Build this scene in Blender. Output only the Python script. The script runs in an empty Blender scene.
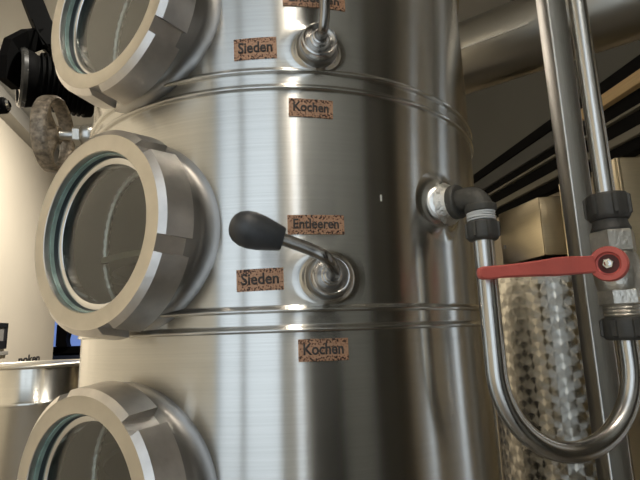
import bpy, bmesh, math, random
from mathutils import Vector, Matrix, Quaternion
random.seed(7)
PI = math.pi
C = bpy.context.scene.collection
ZC = 1.55                                    # eye height above the floor (m)

# ------------------------------------------------------------------ camera
F_PX, PITCH, ROLL = 484.72, 0.18734, -0.03309
cam_d = bpy.data.cameras.new('camera'); cam = bpy.data.objects.new('camera', cam_d); C.objects.link(cam)
bpy.context.scene.camera = cam
cam_d.sensor_fit = 'HORIZONTAL'; cam_d.sensor_width = 36; cam_d.lens = F_PX / 640 * 36; cam_d.clip_start = 0.02
Fv = Vector((0, math.cos(PITCH), math.sin(PITCH)))
U0 = Vector((0, -math.sin(PITCH), math.cos(PITCH))); X0 = Vector((1, 0, 0))
Xv = math.cos(ROLL) * X0 + math.sin(ROLL) * U0
Uv = -math.sin(ROLL) * X0 + math.cos(ROLL) * U0
cam.matrix_world = Matrix(((Xv.x, Uv.x, -Fv.x, 0), (Xv.y, Uv.y, -Fv.y, 0), (Xv.z, Uv.z, -Fv.z, ZC), (0, 0, 0, 1)))

def ray(px, py):
    return ((px - 320) / F_PX * Xv - (py - 240) / F_PX * Uv + Fv)
def at(px, py, Y):                           # point of the place at depth Y seen there (survey helper)
    d = ray(px, py); d = d * (Y / d.y); return Vector((d.x, d.y, d.z + ZC))

# ------------------------------------------------------------------ materials
def nodes(m):
    m.use_nodes = True
    return m.node_tree.nodes, m.node_tree.links, m.node_tree.nodes['Principled BSDF']
def mat(name, col, rough=.5, metal=0., bump=0., bscale=60., var=0., vscale=8., spec=.5, emis=None, estr=0., stretch=None):
    m = bpy.data.materials.new(name); N, L, P = nodes(m)
    P.inputs['Base Color'].default_value = (*col, 1); P.inputs['Roughness'].default_value = rough
    P.inputs['Metallic'].default_value = metal; P.inputs['Specular IOR Level'].default_value = spec
    geo = N.new('ShaderNodeNewGeometry'); vec = geo.outputs['Position']
    if stretch:
        mp = N.new('ShaderNodeMapping'); mp.inputs['Scale'].default_value = stretch; L.new(vec, mp.inputs[0]); vec = mp.outputs[0]
    if var:
        n = N.new('ShaderNodeTexNoise'); n.inputs['Scale'].default_value = vscale; n.inputs['Detail'].default_value = 5
        L.new(vec, n.inputs['Vector'])
        r = N.new('ShaderNodeValToRGB'); r.color_ramp.elements[0].position = .3; r.color_ramp.elements[1].position = .7
        r.color_ramp.elements[0].color = (*[c * (1 - var) for c in col], 1); r.color_ramp.elements[1].color = (*[min(1, c * (1 + var)) for c in col], 1)
        L.new(n.outputs['Fac'], r.inputs[0]); L.new(r.outputs[0], P.inputs['Base Color'])
    if bump:
        n = N.new('ShaderNodeTexNoise'); n.inputs['Scale'].default_value = bscale; n.inputs['Detail'].default_value = 4
        L.new(vec, n.inputs['Vector'])
        b = N.new('ShaderNodeBump'); b.inputs['Strength'].default_value = bump; b.inputs['Distance'].default_value = .002
        L.new(n.outputs['Fac'], b.inputs['Height']); L.new(b.outputs[0], P.inputs['Normal'])
    if emis:
        P.inputs['Emission Color'].default_value = (*emis, 1); P.inputs['Emission Strength'].default_value = estr
    return m
def brushed(name, col, rough, aniso, tangent=(0, 0, 1), grain=.03, gstretch=(6, 6, 900), rvar=.06):
    m = bpy.data.materials.new(name); N, L, P = nodes(m)
    P.inputs['Metallic'].default_value = 1; P.inputs['Anisotropic'].default_value = aniso
    t = N.new('ShaderNodeCombineXYZ')
    for i in range(3): t.inputs[i].default_value = tangent[i]
    L.new(t.outputs[0], P.inputs['Tangent'])
    geo = N.new('ShaderNodeNewGeometry'); mp = N.new('ShaderNodeMapping'); mp.inputs['Scale'].default_value = gstretch
    L.new(geo.outputs['Position'], mp.inputs[0])
    n = N.new('ShaderNodeTexNoise'); n.inputs['Scale'].default_value = 1; n.inputs['Detail'].default_value = 3; L.new(mp.outputs[0], n.inputs['Vector'])
    b = N.new('ShaderNodeBump'); b.inputs['Strength'].default_value = grain; b.inputs['Distance'].default_value = .001
    L.new(n.outputs['Fac'], b.inputs['Height']); L.new(b.outputs[0], P.inputs['Normal'])
    r = N.new('ShaderNodeValToRGB')
    r.color_ramp.elements[0].position = .25; r.color_ramp.elements[1].position = .75
    r.color_ramp.elements[0].color = (*[c * .93 for c in col], 1); r.color_ramp.elements[1].color = (*[min(1, c * 1.05) for c in col], 1)
    L.new(n.outputs['Fac'], r.inputs[0]); L.new(r.outputs[0], P.inputs['Base Color'])
    n2 = N.new('ShaderNodeTexNoise'); n2.inputs['Scale'].default_value = 9; n2.inputs['Detail'].default_value = 4; L.new(geo.outputs['Position'], n2.inputs['Vector'])
    mr = N.new('ShaderNodeMapRange'); mr.inputs['To Min'].default_value = rough - rvar; mr.inputs['To Max'].default_value = rough + rvar
    L.new(n2.outputs['Fac'], mr.inputs['Value']); L.new(mr.outputs[0], P.inputs['Roughness'])
    return m
M = {}
M['shell'] = brushed('brushed_steel_shell', (.70, .69, .65), .25, 1.0, rvar=.02)
M['steel'] = mat('satin_steel', (.62, .61, .57), .28, 1, bump=.05, bscale=200)
M['tube'] = brushed('drawn_steel_tube', (.66, .65, .62), .24, .6, (0, 0, 1), .02, (900, 900, 6))
M['nutface'] = mat('turned_steel', (.66, .62, .54), .42, 1, bump=.05, bscale=300, var=.05, vscale=60)
M['nut'] = mat('machined_steel', (.72, .69, .65), .40, 1, bump=.12, bscale=160, var=.14, vscale=45)
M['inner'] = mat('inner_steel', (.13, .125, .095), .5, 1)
M['neck'] = mat('neck_steel', (.40, .39, .37), .40, 1, bump=.08, bscale=120)
M['weld'] = mat('weld_bead', (.86, .85, .80), .32, 1, bump=.9, bscale=420)
M['polish'] = mat('polished_steel', (.78, .78, .76), .13, 1)
M['teal'] = mat('green_glass_edge', (.34, .46, .41), .25, 0, var=.25, vscale=60)
M['seal'] = mat('dark_seal', (.035, .05, .055), .35)
M['gland'] = mat('turned_gland_steel', (.70, .69, .67), .24, 1, bump=.06, bscale=260)
M['knob'] = mat('black_knob_plastic', (.055, .058, .062), .42, 0, bump=.1, bscale=90, var=.35, vscale=55)
M['rod'] = mat('dark_steel_rod', (.36, .35, .33), .26, 1)
M['malleable'] = mat('grey_cast_iron', (.10, .095, .082), .55, .35, bump=.35, bscale=260, var=.18, vscale=40)
M['coupling'] = mat('dark_grey_coupling', (.075, .072, .064), .5, .2, bump=.2, bscale=240, var=.12, vscale=50)
M['nickel'] = mat('dull_nickel_brass', (.68, .65, .58), .33, .9, bump=.35, bscale=320, var=.15, vscale=70)
M['red'] = mat('red_lever_sleeve', (.70, .15, .12), .45, 0, bump=.12, bscale=180, var=.1, vscale=30)
M['darkred'] = mat('dark_red_recess', (.12, .03, .025), .5)
M['ptfe'] = mat('white_thread_tape', (.92, .93, .92), .5, 0, bump=.3, bscale=300)
M['wheel'] = mat('worn_cast_wheel', (.30, .25, .19), .42, .45, bump=.6, bscale=350, var=.55, vscale=150)
M['black'] = mat('black_metal', (.006, .006, .006), .6, spec=.04)
M['blackp'] = mat('black_lamp_housing', (.004, .004, .004), .6, spec=.02)
M['wallcream'] = mat('cream_plaster', (.78, .70, .565), .75, 0, bump=.1, bscale=30, var=.03, vscale=2)
M['wallback'] = mat('white_plaster', (.58, .66, .74), .8)
M['wallgrey'] = mat('grey_boarding', (.085, .085, .075), .7, 0, var=.06, vscale=3)
M['walltan'] = mat('tan_plaster', (.40, .345, .26), .75, 0, var=.05, vscale=3)
M['ceil'] = mat('grey_ceiling', (.40, .39, .36), .8)
M['floor'] = mat('concrete_floor', (.22, .20, .17), .55, 0, var=.15, vscale=3)
M['trimgrey'] = mat('grey_trim', (.36, .34, .30), .6)
M['wood'] = mat('pale_wood', (.52, .37, .19), .55, 0, var=.12, vscale=6, stretch=(6, 1, 40))
M['greyrail'] = mat('grey_rail_paint', (.085, .085, .08), .5, spec=.1)
M['palerail'] = mat('pale_rail_edge', (.16, .15, .12), .5, spec=.3)
M['ink'] = mat('dark_letter_ink', (.03, .028, .03), .6)
M['plateink'] = mat('grey_engraving', (.075, .066, .06), .6)
M['cab'] = brushed('cabinet_steel', (.60, .52, .36), .34, .7, (1, 0, 0), .03, (6, 6, 500))  # gold reflection on the boxes is put into this base colour
M['frame_black'] = mat('black_frame', (.02, .02, .022), .4)
M['bluepane'] = mat('blue_backlit_pane', (.1, .15, .3), .4, emis=(.20, .32, .75), estr=.55)
M['darkblue'] = mat('dark_blue_paint', (.02, .03, .06), .5)
M['lampglow'] = mat('lamp_diffuser', (1, .95, .85), .5, emis=(1, .86, .66), estr=9)
M['greybox'] = mat('grey_plastic', (.30, .29, .27), .4)

def glass():
    m = bpy.data.materials.new('sight_glass'); N, L, P = nodes(m)
    P.inputs['Base Color'].default_value = (.93, .98, .95, 1); P.inputs['Roughness'].default_value = .0
    P.inputs['Transmission Weight'].default_value = 1; P.inputs['IOR'].default_value = 1.5
    return m
M['glass'] = glass()

def copper():
    m = bpy.data.materials.new('speckled_copper_plate'); N, L, P = nodes(m)
    geo = N.new('ShaderNodeNewGeometry'); uv = N.new('ShaderNodeUVMap'); sp = N.new('ShaderNodeSeparateXYZ'); L.new(uv.outputs[0], sp.inputs[0])
    n = N.new('ShaderNodeTexNoise'); n.inputs['Scale'].default_value = 620; n.inputs['Detail'].default_value = 1.0
    L.new(geo.outputs['Position'], n.inputs['Vector'])
    a = N.new('ShaderNodeMath'); a.operation = 'SUBTRACT'; L.new(sp.outputs[1], a.inputs[0]); a.inputs[1].default_value = .5
    b = N.new('ShaderNodeMath'); b.operation = 'ABSOLUTE'; L.new(a.outputs[0], b.inputs[0])
    c = N.new('ShaderNodeMapRange'); c.inputs['From Min'].default_value = .22; c.inputs['From Max'].default_value = .36
    c.inputs['To Min'].default_value = .10; c.inputs['To Max'].default_value = -.015; L.new(b.outputs[0], c.inputs['Value'])
    d = N.new('ShaderNodeMath'); d.operation = 'ADD'; L.new(n.outputs['Fac'], d.inputs[0]); L.new(c.outputs[0], d.inputs[1])
    r = N.new('ShaderNodeValToRGB'); e = r.color_ramp.elements
    e[0].position = .40; e[0].color = (.04, .02, .015, 1); e[1].position = .45; e[1].color = (.42, .215, .12, 1)
    x = r.color_ramp.elements.new(.60); x.color = (.56, .33, .20, 1)
    L.new(d.outputs[0], r.inputs[0]); L.new(r.outputs[0], P.inputs['Base Color'])
    P.inputs['Roughness'].default_value = .5; P.inputs['Metallic'].default_value = .15
    return m
M['copper'] = copper()

def swirl(cx, cy, rad, pitch=.046):
    m = bpy.data.materials.new('engine_turned_steel'); N, L, P = nodes(m)
    def math_(op, a, b=None):
        n = N.new('ShaderNodeMath'); n.operation = op
        for i, v in enumerate((a, b)):
            if v is None: continue
            if isinstance(v, (int, float)): n.inputs[i].default_value = v
            else: L.new(v, n.inputs[i])
        return n.outputs[0]
    geo = N.new('ShaderNodeNewGeometry'); s = N.new('ShaderNodeSeparateXYZ'); L.new(geo.outputs['Position'], s.inputs[0])
    x = math_('SUBTRACT', s.outputs[0], cx); y = math_('SUBTRACT', s.outputs[1], cy)
    th = math_('ARCTAN2', y, x)
    u = math_('MULTIPLY', th, rad / pitch); v = math_('MULTIPLY', s.outputs[2], 1 / (pitch * .82))
    row = math_('FLOOR', v); half = math_('MULTIPLY', math_('MODULO', row, 2.0), .5)
    u2 = math_('ADD', u, half)
    fv = math_('FRACT', v)
    du1 = math_('SUBTRACT', math_('FRACT', math_('ADD', u2, 50)), .5); du2 = math_('SUBTRACT', math_('FRACT', math_('ADD', u2, 50.5)), .5)
    dv1 = math_('MULTIPLY', fv, .82); dv2 = math_('MULTIPLY', math_('SUBTRACT', fv, 1.0), .82)
    near = math_('LESS_THAN', math_('ADD', math_('MULTIPLY', du1, du1), math_('MULTIPLY', dv1, dv1)), .29)
    far_ = math_('SUBTRACT', 1.0, near)
    du = math_('ADD', math_('MULTIPLY', du1, near), math_('MULTIPLY', du2, far_)); dv = math_('ADD', math_('MULTIPLY', dv1, near), math_('MULTIPLY', dv2, far_))
    # random tilt per spot
    cell = N.new('ShaderNodeCombineXYZ'); L.new(math_('FLOOR', u2), cell.inputs[0]); L.new(row, cell.inputs[1])
    wn = N.new('ShaderNodeTexWhiteNoise'); wn.noise_dimensions = '2D'; L.new(cell.outputs[0], wn.inputs['Vector'])
    ct = math_('COSINE', th); st = math_('SINE', th)
    ndv = math_('MULTIPLY', dv, -1.0)
    tg = N.new('ShaderNodeCombineXYZ')
    L.new(math_('MULTIPLY', math_('MULTIPLY', st, -1.0), ndv), tg.inputs[0]); L.new(math_('MULTIPLY', ct, ndv), tg.inputs[1]); L.new(du, tg.inputs[2])
    nz = N.new('ShaderNodeVectorMath'); nz.operation = 'NORMALIZE'; L.new(tg.outputs[0], nz.inputs[0])
    # brushing rings run round each spot, so the highlight spreads across them
    cr = N.new('ShaderNodeVectorMath'); cr.operation = 'CROSS_PRODUCT'; L.new(nz.outputs[0], cr.inputs[0]); L.new(geo.outputs['Normal'], cr.inputs[1])
    L.new(cr.outputs[0], P.inputs['Tangent'])
    rad2 = math_('SQRT', math_('ADD', math_('MULTIPLY', du, du), math_('MULTIPLY', dv, dv)))
    h = math_('MULTIPLY', math_('MULTIPLY', rad2, rad2), 1.0)
    b = N.new('ShaderNodeBump'); b.inputs['Strength'].default_value = .5; b.inputs['Distance'].default_value = .005
    L.new(h, b.inputs['Height']); L.new(b.outputs[0], P.inputs['Normal'])
    P.inputs['Metallic'].default_value = 1; P.inputs['Roughness'].default_value = .27; P.inputs['Anisotropic'].default_value = 1.0
    P.inputs['Base Color'].default_value = (.58, .56, .50, 1)
    return m

# ------------------------------------------------------------------ object helpers
def link(o, parent=None):
    C.objects.link(o)
    if parent is not None:
        o.parent = parent
        p = parent; off = Vector((0, 0, 0))
        while p is not None: off += p.location; p = p.parent
        o.location = -off
    return o
def obj(name, bm, m, parent=None, smooth=True, ang=35, label=None):
    bmesh.ops.recalc_face_normals(bm, faces=bm.faces)
    me = bpy.data.meshes.new(name); bm.to_mesh(me); bm.free()
    if smooth:
        for p in me.polygons: p.use_smooth = True
        me.set_sharp_from_angle(angle=math.radians(ang))
    if isinstance(m, (list, tuple)):
        for k in m: me.materials.append(k)
    else: me.materials.append(m)
    o = bpy.data.objects.new(name, me); link(o, parent)
    if label: o['label'] = label
    return o
def thing(name, label, cat, loc, group=None):
    o = bpy.data.objects.new(name, None); o.empty_display_size = .05; C.objects.link(o); o.location = loc
    o['label'] = label; o['category'] = cat
    if group: o['group'] = group
    return o
def tag(o, label, cat, group=None):
    o['label'] = label; o['category'] = cat
    if group: o['group'] = group
    return o
def struct(o): o['kind'] = 'structure'; return o

def frame_of(axis):
    a = Vector(axis).normalized()
    t = Vector((0, 0, 1)) if abs(a.z) < .9 else Vector((1, 0, 0))
    e1 = t.cross(a).normalized(); e2 = a.cross(e1).normalized()
    return a, e1, e2                                     # e2 = up for horizontal axes
def add_lathe(bm, prof, origin, axis, seg=64, caps=(True, True), rmod=None):
    a, e1, e2 = frame_of(axis); o = Vector(origin); rings = []
    for (h, r) in prof:
        ring = []
        for k in range(seg):
            t = 2 * PI * k / seg; rr = r * (rmod(t, h) if rmod else 1)
            ring.append(bm.verts.new(o + a * h + (e1 * math.cos(t) + e2 * math.sin(t)) * max(rr, 1e-5)))
        rings.append(ring)
    for i in range(len(rings) - 1):
        for k in range(seg):
            bm.faces.new((rings[i][k], rings[i][(k + 1) % seg], rings[i + 1][(k + 1) % seg], rings[i + 1][k]))
    if caps[0]: bm.faces.new(rings[0][::-1])
    if caps[1]: bm.faces.new(rings[-1])
    return bm
def lathe(prof, origin, axis, **k): return add_lathe(bmesh.new(), prof, origin, axis, **k)
def closed_lathe(prof, origin, axis, seg=64, rmod=None):   # ring solid
    bm = bmesh.new(); add_lathe(bm, list(prof) + [prof[0]], origin, axis, seg, (False, False), rmod)
    bmesh.ops.remove_doubles(bm, verts=bm.verts, dist=1e-6); return bm
def add_sweep(bm, pts, rad, seg=24, sect=None, caps=True, up=Vector((0, 0, 1))):
    pts = [Vector(p) for p in pts]; n = len(pts); rings = []; prev = None
    for i, p in enumerate(pts):
        t = (pts[min(i + 1, n - 1)] - pts[max(i - 1, 0)]).normalized()
        if prev is None:
            u = up if abs(t.dot(up)) < .95 else Vector((1, 0, 0))
            e1 = (u - t * u.dot(t)).normalized()
        else:
            e1 = (prev - t * prev.dot(t)).normalized()
        prev = e1; e2 = t.cross(e1)
        r = rad[i] if isinstance(rad, (list, tuple)) else rad
        if sect:
            s = sect(i); ring = [bm.verts.new(p + e1 * a + e2 * b) for a, b in s]
        else:
            ring = [bm.verts.new(p + (e1 * math.cos(2 * PI * k / seg) + e2 * math.sin(2 * PI * k / seg)) * r) for k in range(seg)]
        rings.append(ring)
    m = len(rings[0])
    for i in range(n - 1):
        for k in range(m):
            bm.faces.new((rings[i][k], rings[i][(k + 1) % m], rings[i + 1][(k + 1) % m], rings[i + 1][k]))
    if caps: bm.faces.new(rings[0][::-1]); bm.faces.new(rings[-1])
    return bm
def sweep(*a, **k): return add_sweep(bmesh.new(), *a, **k)
def add_box(bm, c, size, e1=Vector((1, 0, 0)), e2=Vector((0, 1, 0)), e3=Vector((0, 0, 1)), bev=0.):
    c = Vector(c); v = []
    for sx in (-1, 1):
        for sy in (-1, 1):
            for sz in (-1, 1):
                v.append(bm.verts.new(c + e1 * sx * size[0] / 2 + e2 * sy * size[1] / 2 + e3 * sz * size[2] / 2))
    fs = [bm.faces.new([v[i] for i in q]) for q in ((0, 1, 3, 2), (4, 6, 7, 5), (0, 4, 5, 1), (2, 3, 7, 6), (0, 2, 6, 4), (1, 5, 7, 3))]
    if bev:
        es = list({e for f in fs for e in f.edges})
        bmesh.ops.bevel(bm, geom=es, offset=bev, segments=3, profile=.5, affect='EDGES')
    return bm
def box(*a, **k): return add_box(bmesh.new(), *a, **k)
def hexprism(bm, origin, axis, h0, h1, r, rot=0., ch=.12):
    prof = [(h0, r * (1 - ch)), (h0 + (h1 - h0) * .08, r), (h1 - (h1 - h0) * .08, r), (h1, r * (1 - ch))]
    a, e1, e2 = frame_of(axis); o = Vector(origin); rings = []
    for h, rr in prof:
        rings.append([bm.verts.new(o + a * h + (e1 * math.cos(rot + PI / 3 * k) + e2 * math.sin(rot + PI / 3 * k)) * rr) for k in range(6)])
    for i in range(3):
        for k in range(6): bm.faces.new((rings[i][k], rings[i][(k + 1) % 6], rings[i + 1][(k + 1) % 6], rings[i + 1][k]))
    bm.faces.new(rings[0][::-1]); bm.faces.new(rings[-1]); return bm

# ------------------------------------------------------------------ THE TOWER
R = .25; CX, CY = -.04432, .65719
AX = Vector((CX, CY, 0))
PHI = 4.1765                                  # direction the sight glasses face
PORTS = [(.310 + ZC, -35.), (.0915 + ZC, -14.), (-.1278 + ZC, -12.)]
def on_shell(az, z, out=0.):                   # az: maths angle round the axis
    return AX + Vector((math.cos(az), math.sin(az), 0)) * (R + out) + Vector((0, 0, z))
tower = thing('distillation_tower', 'tall brushed stainless steel distillation tower with three round sight glasses and copper name plates', 'distillation tower', (CX, CY, 0))

# shell: grid with ring beads and true round holes for the sight glasses
BANDS = [ZC + z for z in (-1.074, -.857, -.640, -.4334, -.2166, .0002, .2170, .4338, .6506)]
def bead(z):
    o = 0
    for b in BANDS:
        for z0 in (b, b + .0163):
            d = z - z0
            if 0 <= d <= .0068:
                t = d / .0068
                o = max(o, .0034 * math.sqrt(max(0, 1 - ((t - .3) / .3) ** 2)) if t < .3 else .0034 * (.5 + .5 * math.cos(PI * (t - .3) / .7)))
    return o
zs = set([0.0, 2.35])
z = .0
while z < 2.35:
    zs.add(round(z, 5)); z += .006 if ZC - .35 < z < ZC + .5 else .03
for b in BANDS:
    for z0 in (b, b + .0163):
        zs = {q for q in zs if not (z0 - .0012 < q < z0 + .0078)}
        for k in (-.0004, 0., .0001, .0003, .0006, .0010, .0015, .0020, .0026, .0032, .004, .0048, .0056, .0063, .0068, .0073): zs.add(round(z0 + k, 5))
zs = sorted(zs); NS = 360; RH = .0735
bm = bmesh.new()
def grid(rad_off, with_bead):
    V = []
    for zz in zs:
        o = bead(zz) if with_bead else 0
        V.append([[zz, 2 * PI * k / NS, o] for k in range(NS)])
    inside = {}
    def lat(zz, a):
        d = math.cos(a - PHI)
        if d <= 0: return None
        s = R * math.sin(a - PHI)
        for pz, _ in PORTS:
            rr = math.hypot(s, zz - pz)
            if rr < RH: return pz, s, rr
        return None
    keep = []
    for i in range(len(zs)):
        for k in range(NS): inside[i, k] = lat(V[i][k][0], V[i][k][1])
    for i in range(len(zs) - 1):
        for k in range(NS):
            q = ((i, k), (i, (k + 1) % NS), (i + 1, (k + 1) % NS), (i + 1, k))
            if not all(inside[c] for c in q): keep.append(q)
    used = {c for q in keep for c in q}; bv = {}
    for c in used:
        zz, a, o = V[c[0]][c[1]]
        if inside[c]:
            pz, s, rr = inside[c]; f = RH / max(rr, 1e-6)
            s *= f; zz = pz + (zz - pz) * f; a = PHI + math.asin(s / R); 
        bv[c] = bm.verts.new(AX + Vector((math.cos(a), math.sin(a), 0)) * (R + o + rad_off) + Vector((0, 0, zz)))
    for q in keep:
        try:
            f = bm.faces.new([bv[c] for c in q]); f.material_index = 0 if with_bead else 1
        except ValueError: pass
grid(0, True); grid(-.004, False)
tops = [bm.verts.new(AX + Vector((0, 0, 2.42)))]
me = bpy.data.meshes.new('shell')
# domed lid
prev = None
for r_, z_ in ((R, 2.35), (R * .97, 2.38), (R * .85, 2.41), (R * .6, 2.435), (R * .3, 2.448), (.04, 2.45)):
    ring = [bm.verts.new(AX + Vector((math.cos(2 * PI * k / NS) * r_, math.sin(2 * PI * k / NS) * r_, z_))) for k in range(NS)]
    if prev:
        for k in range(NS): bm.faces.new((prev[k], prev[(k + 1) % NS], ring[(k + 1) % NS], ring[k]))
    prev = ring
bm.faces.new(prev)
bm.verts.remove(tops[0])
bm.to_mesh(me); bm.free()
for p in me.polygons: p.use_smooth = True
me.set_sharp_from_angle(angle=math.radians(50))
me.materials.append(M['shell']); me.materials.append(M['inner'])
shell = link(bpy.data.objects.new('shell', me), tower)

# a saddle-shaped collar drawn out of the shell
def saddle(az, z, prof, seg=96):
    bm = bmesh.new(); rings = []
    nrm = Vector((math.cos(az), math.sin(az), 0)); tan = Vector((-math.sin(az), math.cos(az), 0))
    for (r, h) in prof:
        ring = []
        for k in range(seg):
            t = 2 * PI * k / seg; s = r * math.cos(t); zz = z + r * math.sin(t)
            dep = math.sqrt(max(0, R * R - s * s))
            w = max(0., min(1., h / .03)) if False else 0
            ring.append(bm.verts.new(AX + nrm * (dep + h) + tan * s + Vector((0, 0, zz))))
        rings.append(ring)
    for i in range(len(rings) - 1):
        for k in range(seg): bm.faces.new((rings[i][k], rings[i][(k + 1) % seg], rings[i + 1][(k + 1) % seg], rings[i + 1][k]))
    return bm

# ---- sight glasses
def union_nut(cen, nrm, rot):
    # slotted round union nut; six grooves
    L0 = .2956; Lb = .2660
    outer = [(L0 - .0004, .0828, 0), (L0, .0840, 0), (L0 - .0036, .0890, 1), (L0 - .0040, .0895, 1), (Lb + .0012, .0927, 1), (Lb, .0915, 1)]
    inner = [(Lb, .0800, 0), (Lb + .004, .0735, 0), (L0 - .004, .0700, 0), (L0 - .0006, .0697, 0), (L0, .0703, 0)]
    a, e1, e2 = frame_of(nrm)
    angs = []; half = math.radians(4.7)
    for s in range(6):
        c = math.radians(rot + 60 * s)
        angs += [(c - half, 0, 0), (c - half, 1, 0)] + [(c - half + 2 * half * j / 3, 1, 0) for j in (1, 2)] + [(c + half, 1, 0), (c + half, 0, 0)]
        n = 14; span = PI / 3 - 2 * half
        angs += [(c + half + span * j / n, 0, 0) for j in range(1, n)]
    bm = bmesh.new(); cols = []
    for (t, slot, _) in angs:
        col = []
        for i, (h, r, s) in enumerate(outer + inner):
            rr = r; hh = h
            if slot and i < 6: rr = min(r, .0842) if i > 1 else r
            col.append(bm.verts.new(cen + a * hh + (e1 * math.cos(t) * 1 + e2 * math.sin(t)) * rr))
        cols.append(col)
    n = len(cols); m = len(cols[0])
    for i in range(n):
        A, B = cols[i], cols[(i + 1) % n]
        for j in range(m):
            q = [A[j], B[j], B[(j + 1) % m], A[(j + 1) % m]]
            try: 
                f = bm.faces.new(q)
                f.material_index = 1 if (j in (m - 1, m - 2, 0) ) else 0
            except ValueError: pass
    bmesh.ops.remove_doubles(bm, verts=bm.verts, dist=2e-5)
    return bm
nP = Vector((math.cos(PHI), math.sin(PHI), 0))
for (pz, rot) in PORTS:
    cen = AX + Vector((0, 0, pz))
    # e1 of frame_of(nP) = z x n: points to the viewer's right of the glass
    nut = obj('sight_glass_nut', union_nut(cen, nP, rot), [M['nut'], M['nutface']], tower, ang=28,
              label={-35.: 'slotted steel ring nut round the topmost sight glass', -14.: 'slotted steel ring nut round the middle sight glass', -12.: 'slotted steel ring nut round the lowest sight glass'}[rot])
    nk = [(.0900 - .0100 * math.sin(PI / 2 * k / 12), .00002 + .0100 * (1 - math.cos(PI / 2 * k / 12))) for k in range(13)]
    bm = saddle(PHI, pz, nk)
    # straight neck from the collar to the nut
    top = []
    seg = 96; tan = Vector((-math.sin(PHI), math.cos(PHI), 0))
    ring0 = list(bm.verts)[-seg:]
    def nring(r, Lk):
        return [bm.verts.new(cen + nP * Lk + tan * (r * math.cos(2 * PI * k / seg)) + Vector((0, 0, r * math.sin(2 * PI * k / seg)))) for k in range(seg)]
    rr = [ring0, nring(.0798, .2640), nring(.0790, .2665), nring(.0790, .2775), nring(.0690, .2775)]
    innerring = []
    for k in range(seg):
        t = 2 * PI * k / seg; s = .0690 * math.cos(t)
        innerring.append(bm.verts.new(cen + nP * (math.sqrt(R * R - s * s) - .012) + tan * s + Vector((0, 0, .0690 * math.sin(t)))))
    rr.append(innerring)
    outi = []
    for k in range(seg):
        t = 2 * PI * k / seg; s = .0765 * math.cos(t)
        outi.append(bm.verts.new(cen + nP * (math.sqrt(R * R - s * s) - .012) + tan * s + Vector((0, 0, .0765 * math.sin(t)))))
    rr.append(outi)
    for i in range(len(rr) - 1):
        for k in range(seg): bm.faces.new((rr[i][k], rr[i][(k + 1) % seg], rr[i + 1][(k + 1) % seg], rr[i + 1][k]))
    obj('neck', bm, M['neck'], nut, ang=50)
    # weld bead inside, following the saddle
    pts = []
    for k in range(121):
        t = 2 * PI * k / 120; r_ = .0680; s = r_ * math.cos(t)
        pts.append(cen + nP * (math.sqrt(R * R - s * s) - .010) + tan * s + Vector((0, 0, r_ * math.sin(t))))
    obj('weld_seam', sweep(pts, [.0026 + .0007 * math.sin(i * 2.3) for i in range(121)], seg=8, caps=False), M['weld'], nut)
    # stack inside the nut: seal, glass edge, glass, clamping ring
    obj('gasket', closed_lathe([(.2868, .0698), (.2868, .0680), (.2840, .0668), (.2830, .0698)], cen, nP, 96), M['seal'], nut)
    obj('glass_rim', closed_lathe([(.2900, .0699), (.2900, .0685), (.2868, .0680), (.2868, .0699)], cen, nP, 96), M['teal'], nut)
    obj('glass_pane', lathe([(.2792, .0630), (.2792, .0640), (.2822, .0640), (.2822, .0630)], cen, nP, seg=96), M['glass'], nut, ang=30)
    obj('inner_ring', closed_lathe([(.2838, .0685), (.2838, .0655), (.2826, .0625), (.2822, .0620), (.2690, .0620), (.2690, .0688)], cen, nP, 96), M['polish'], nut)
# tray supports inside
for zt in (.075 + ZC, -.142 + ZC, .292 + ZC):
    obj('tray_ring', closed_lathe([(zt, R - .0045), (zt, R - .03), (zt + .006, R - .03), (zt + .006, R - .0045)], AX, (0, 0, 1), 128), M['inner'], tower)

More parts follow.
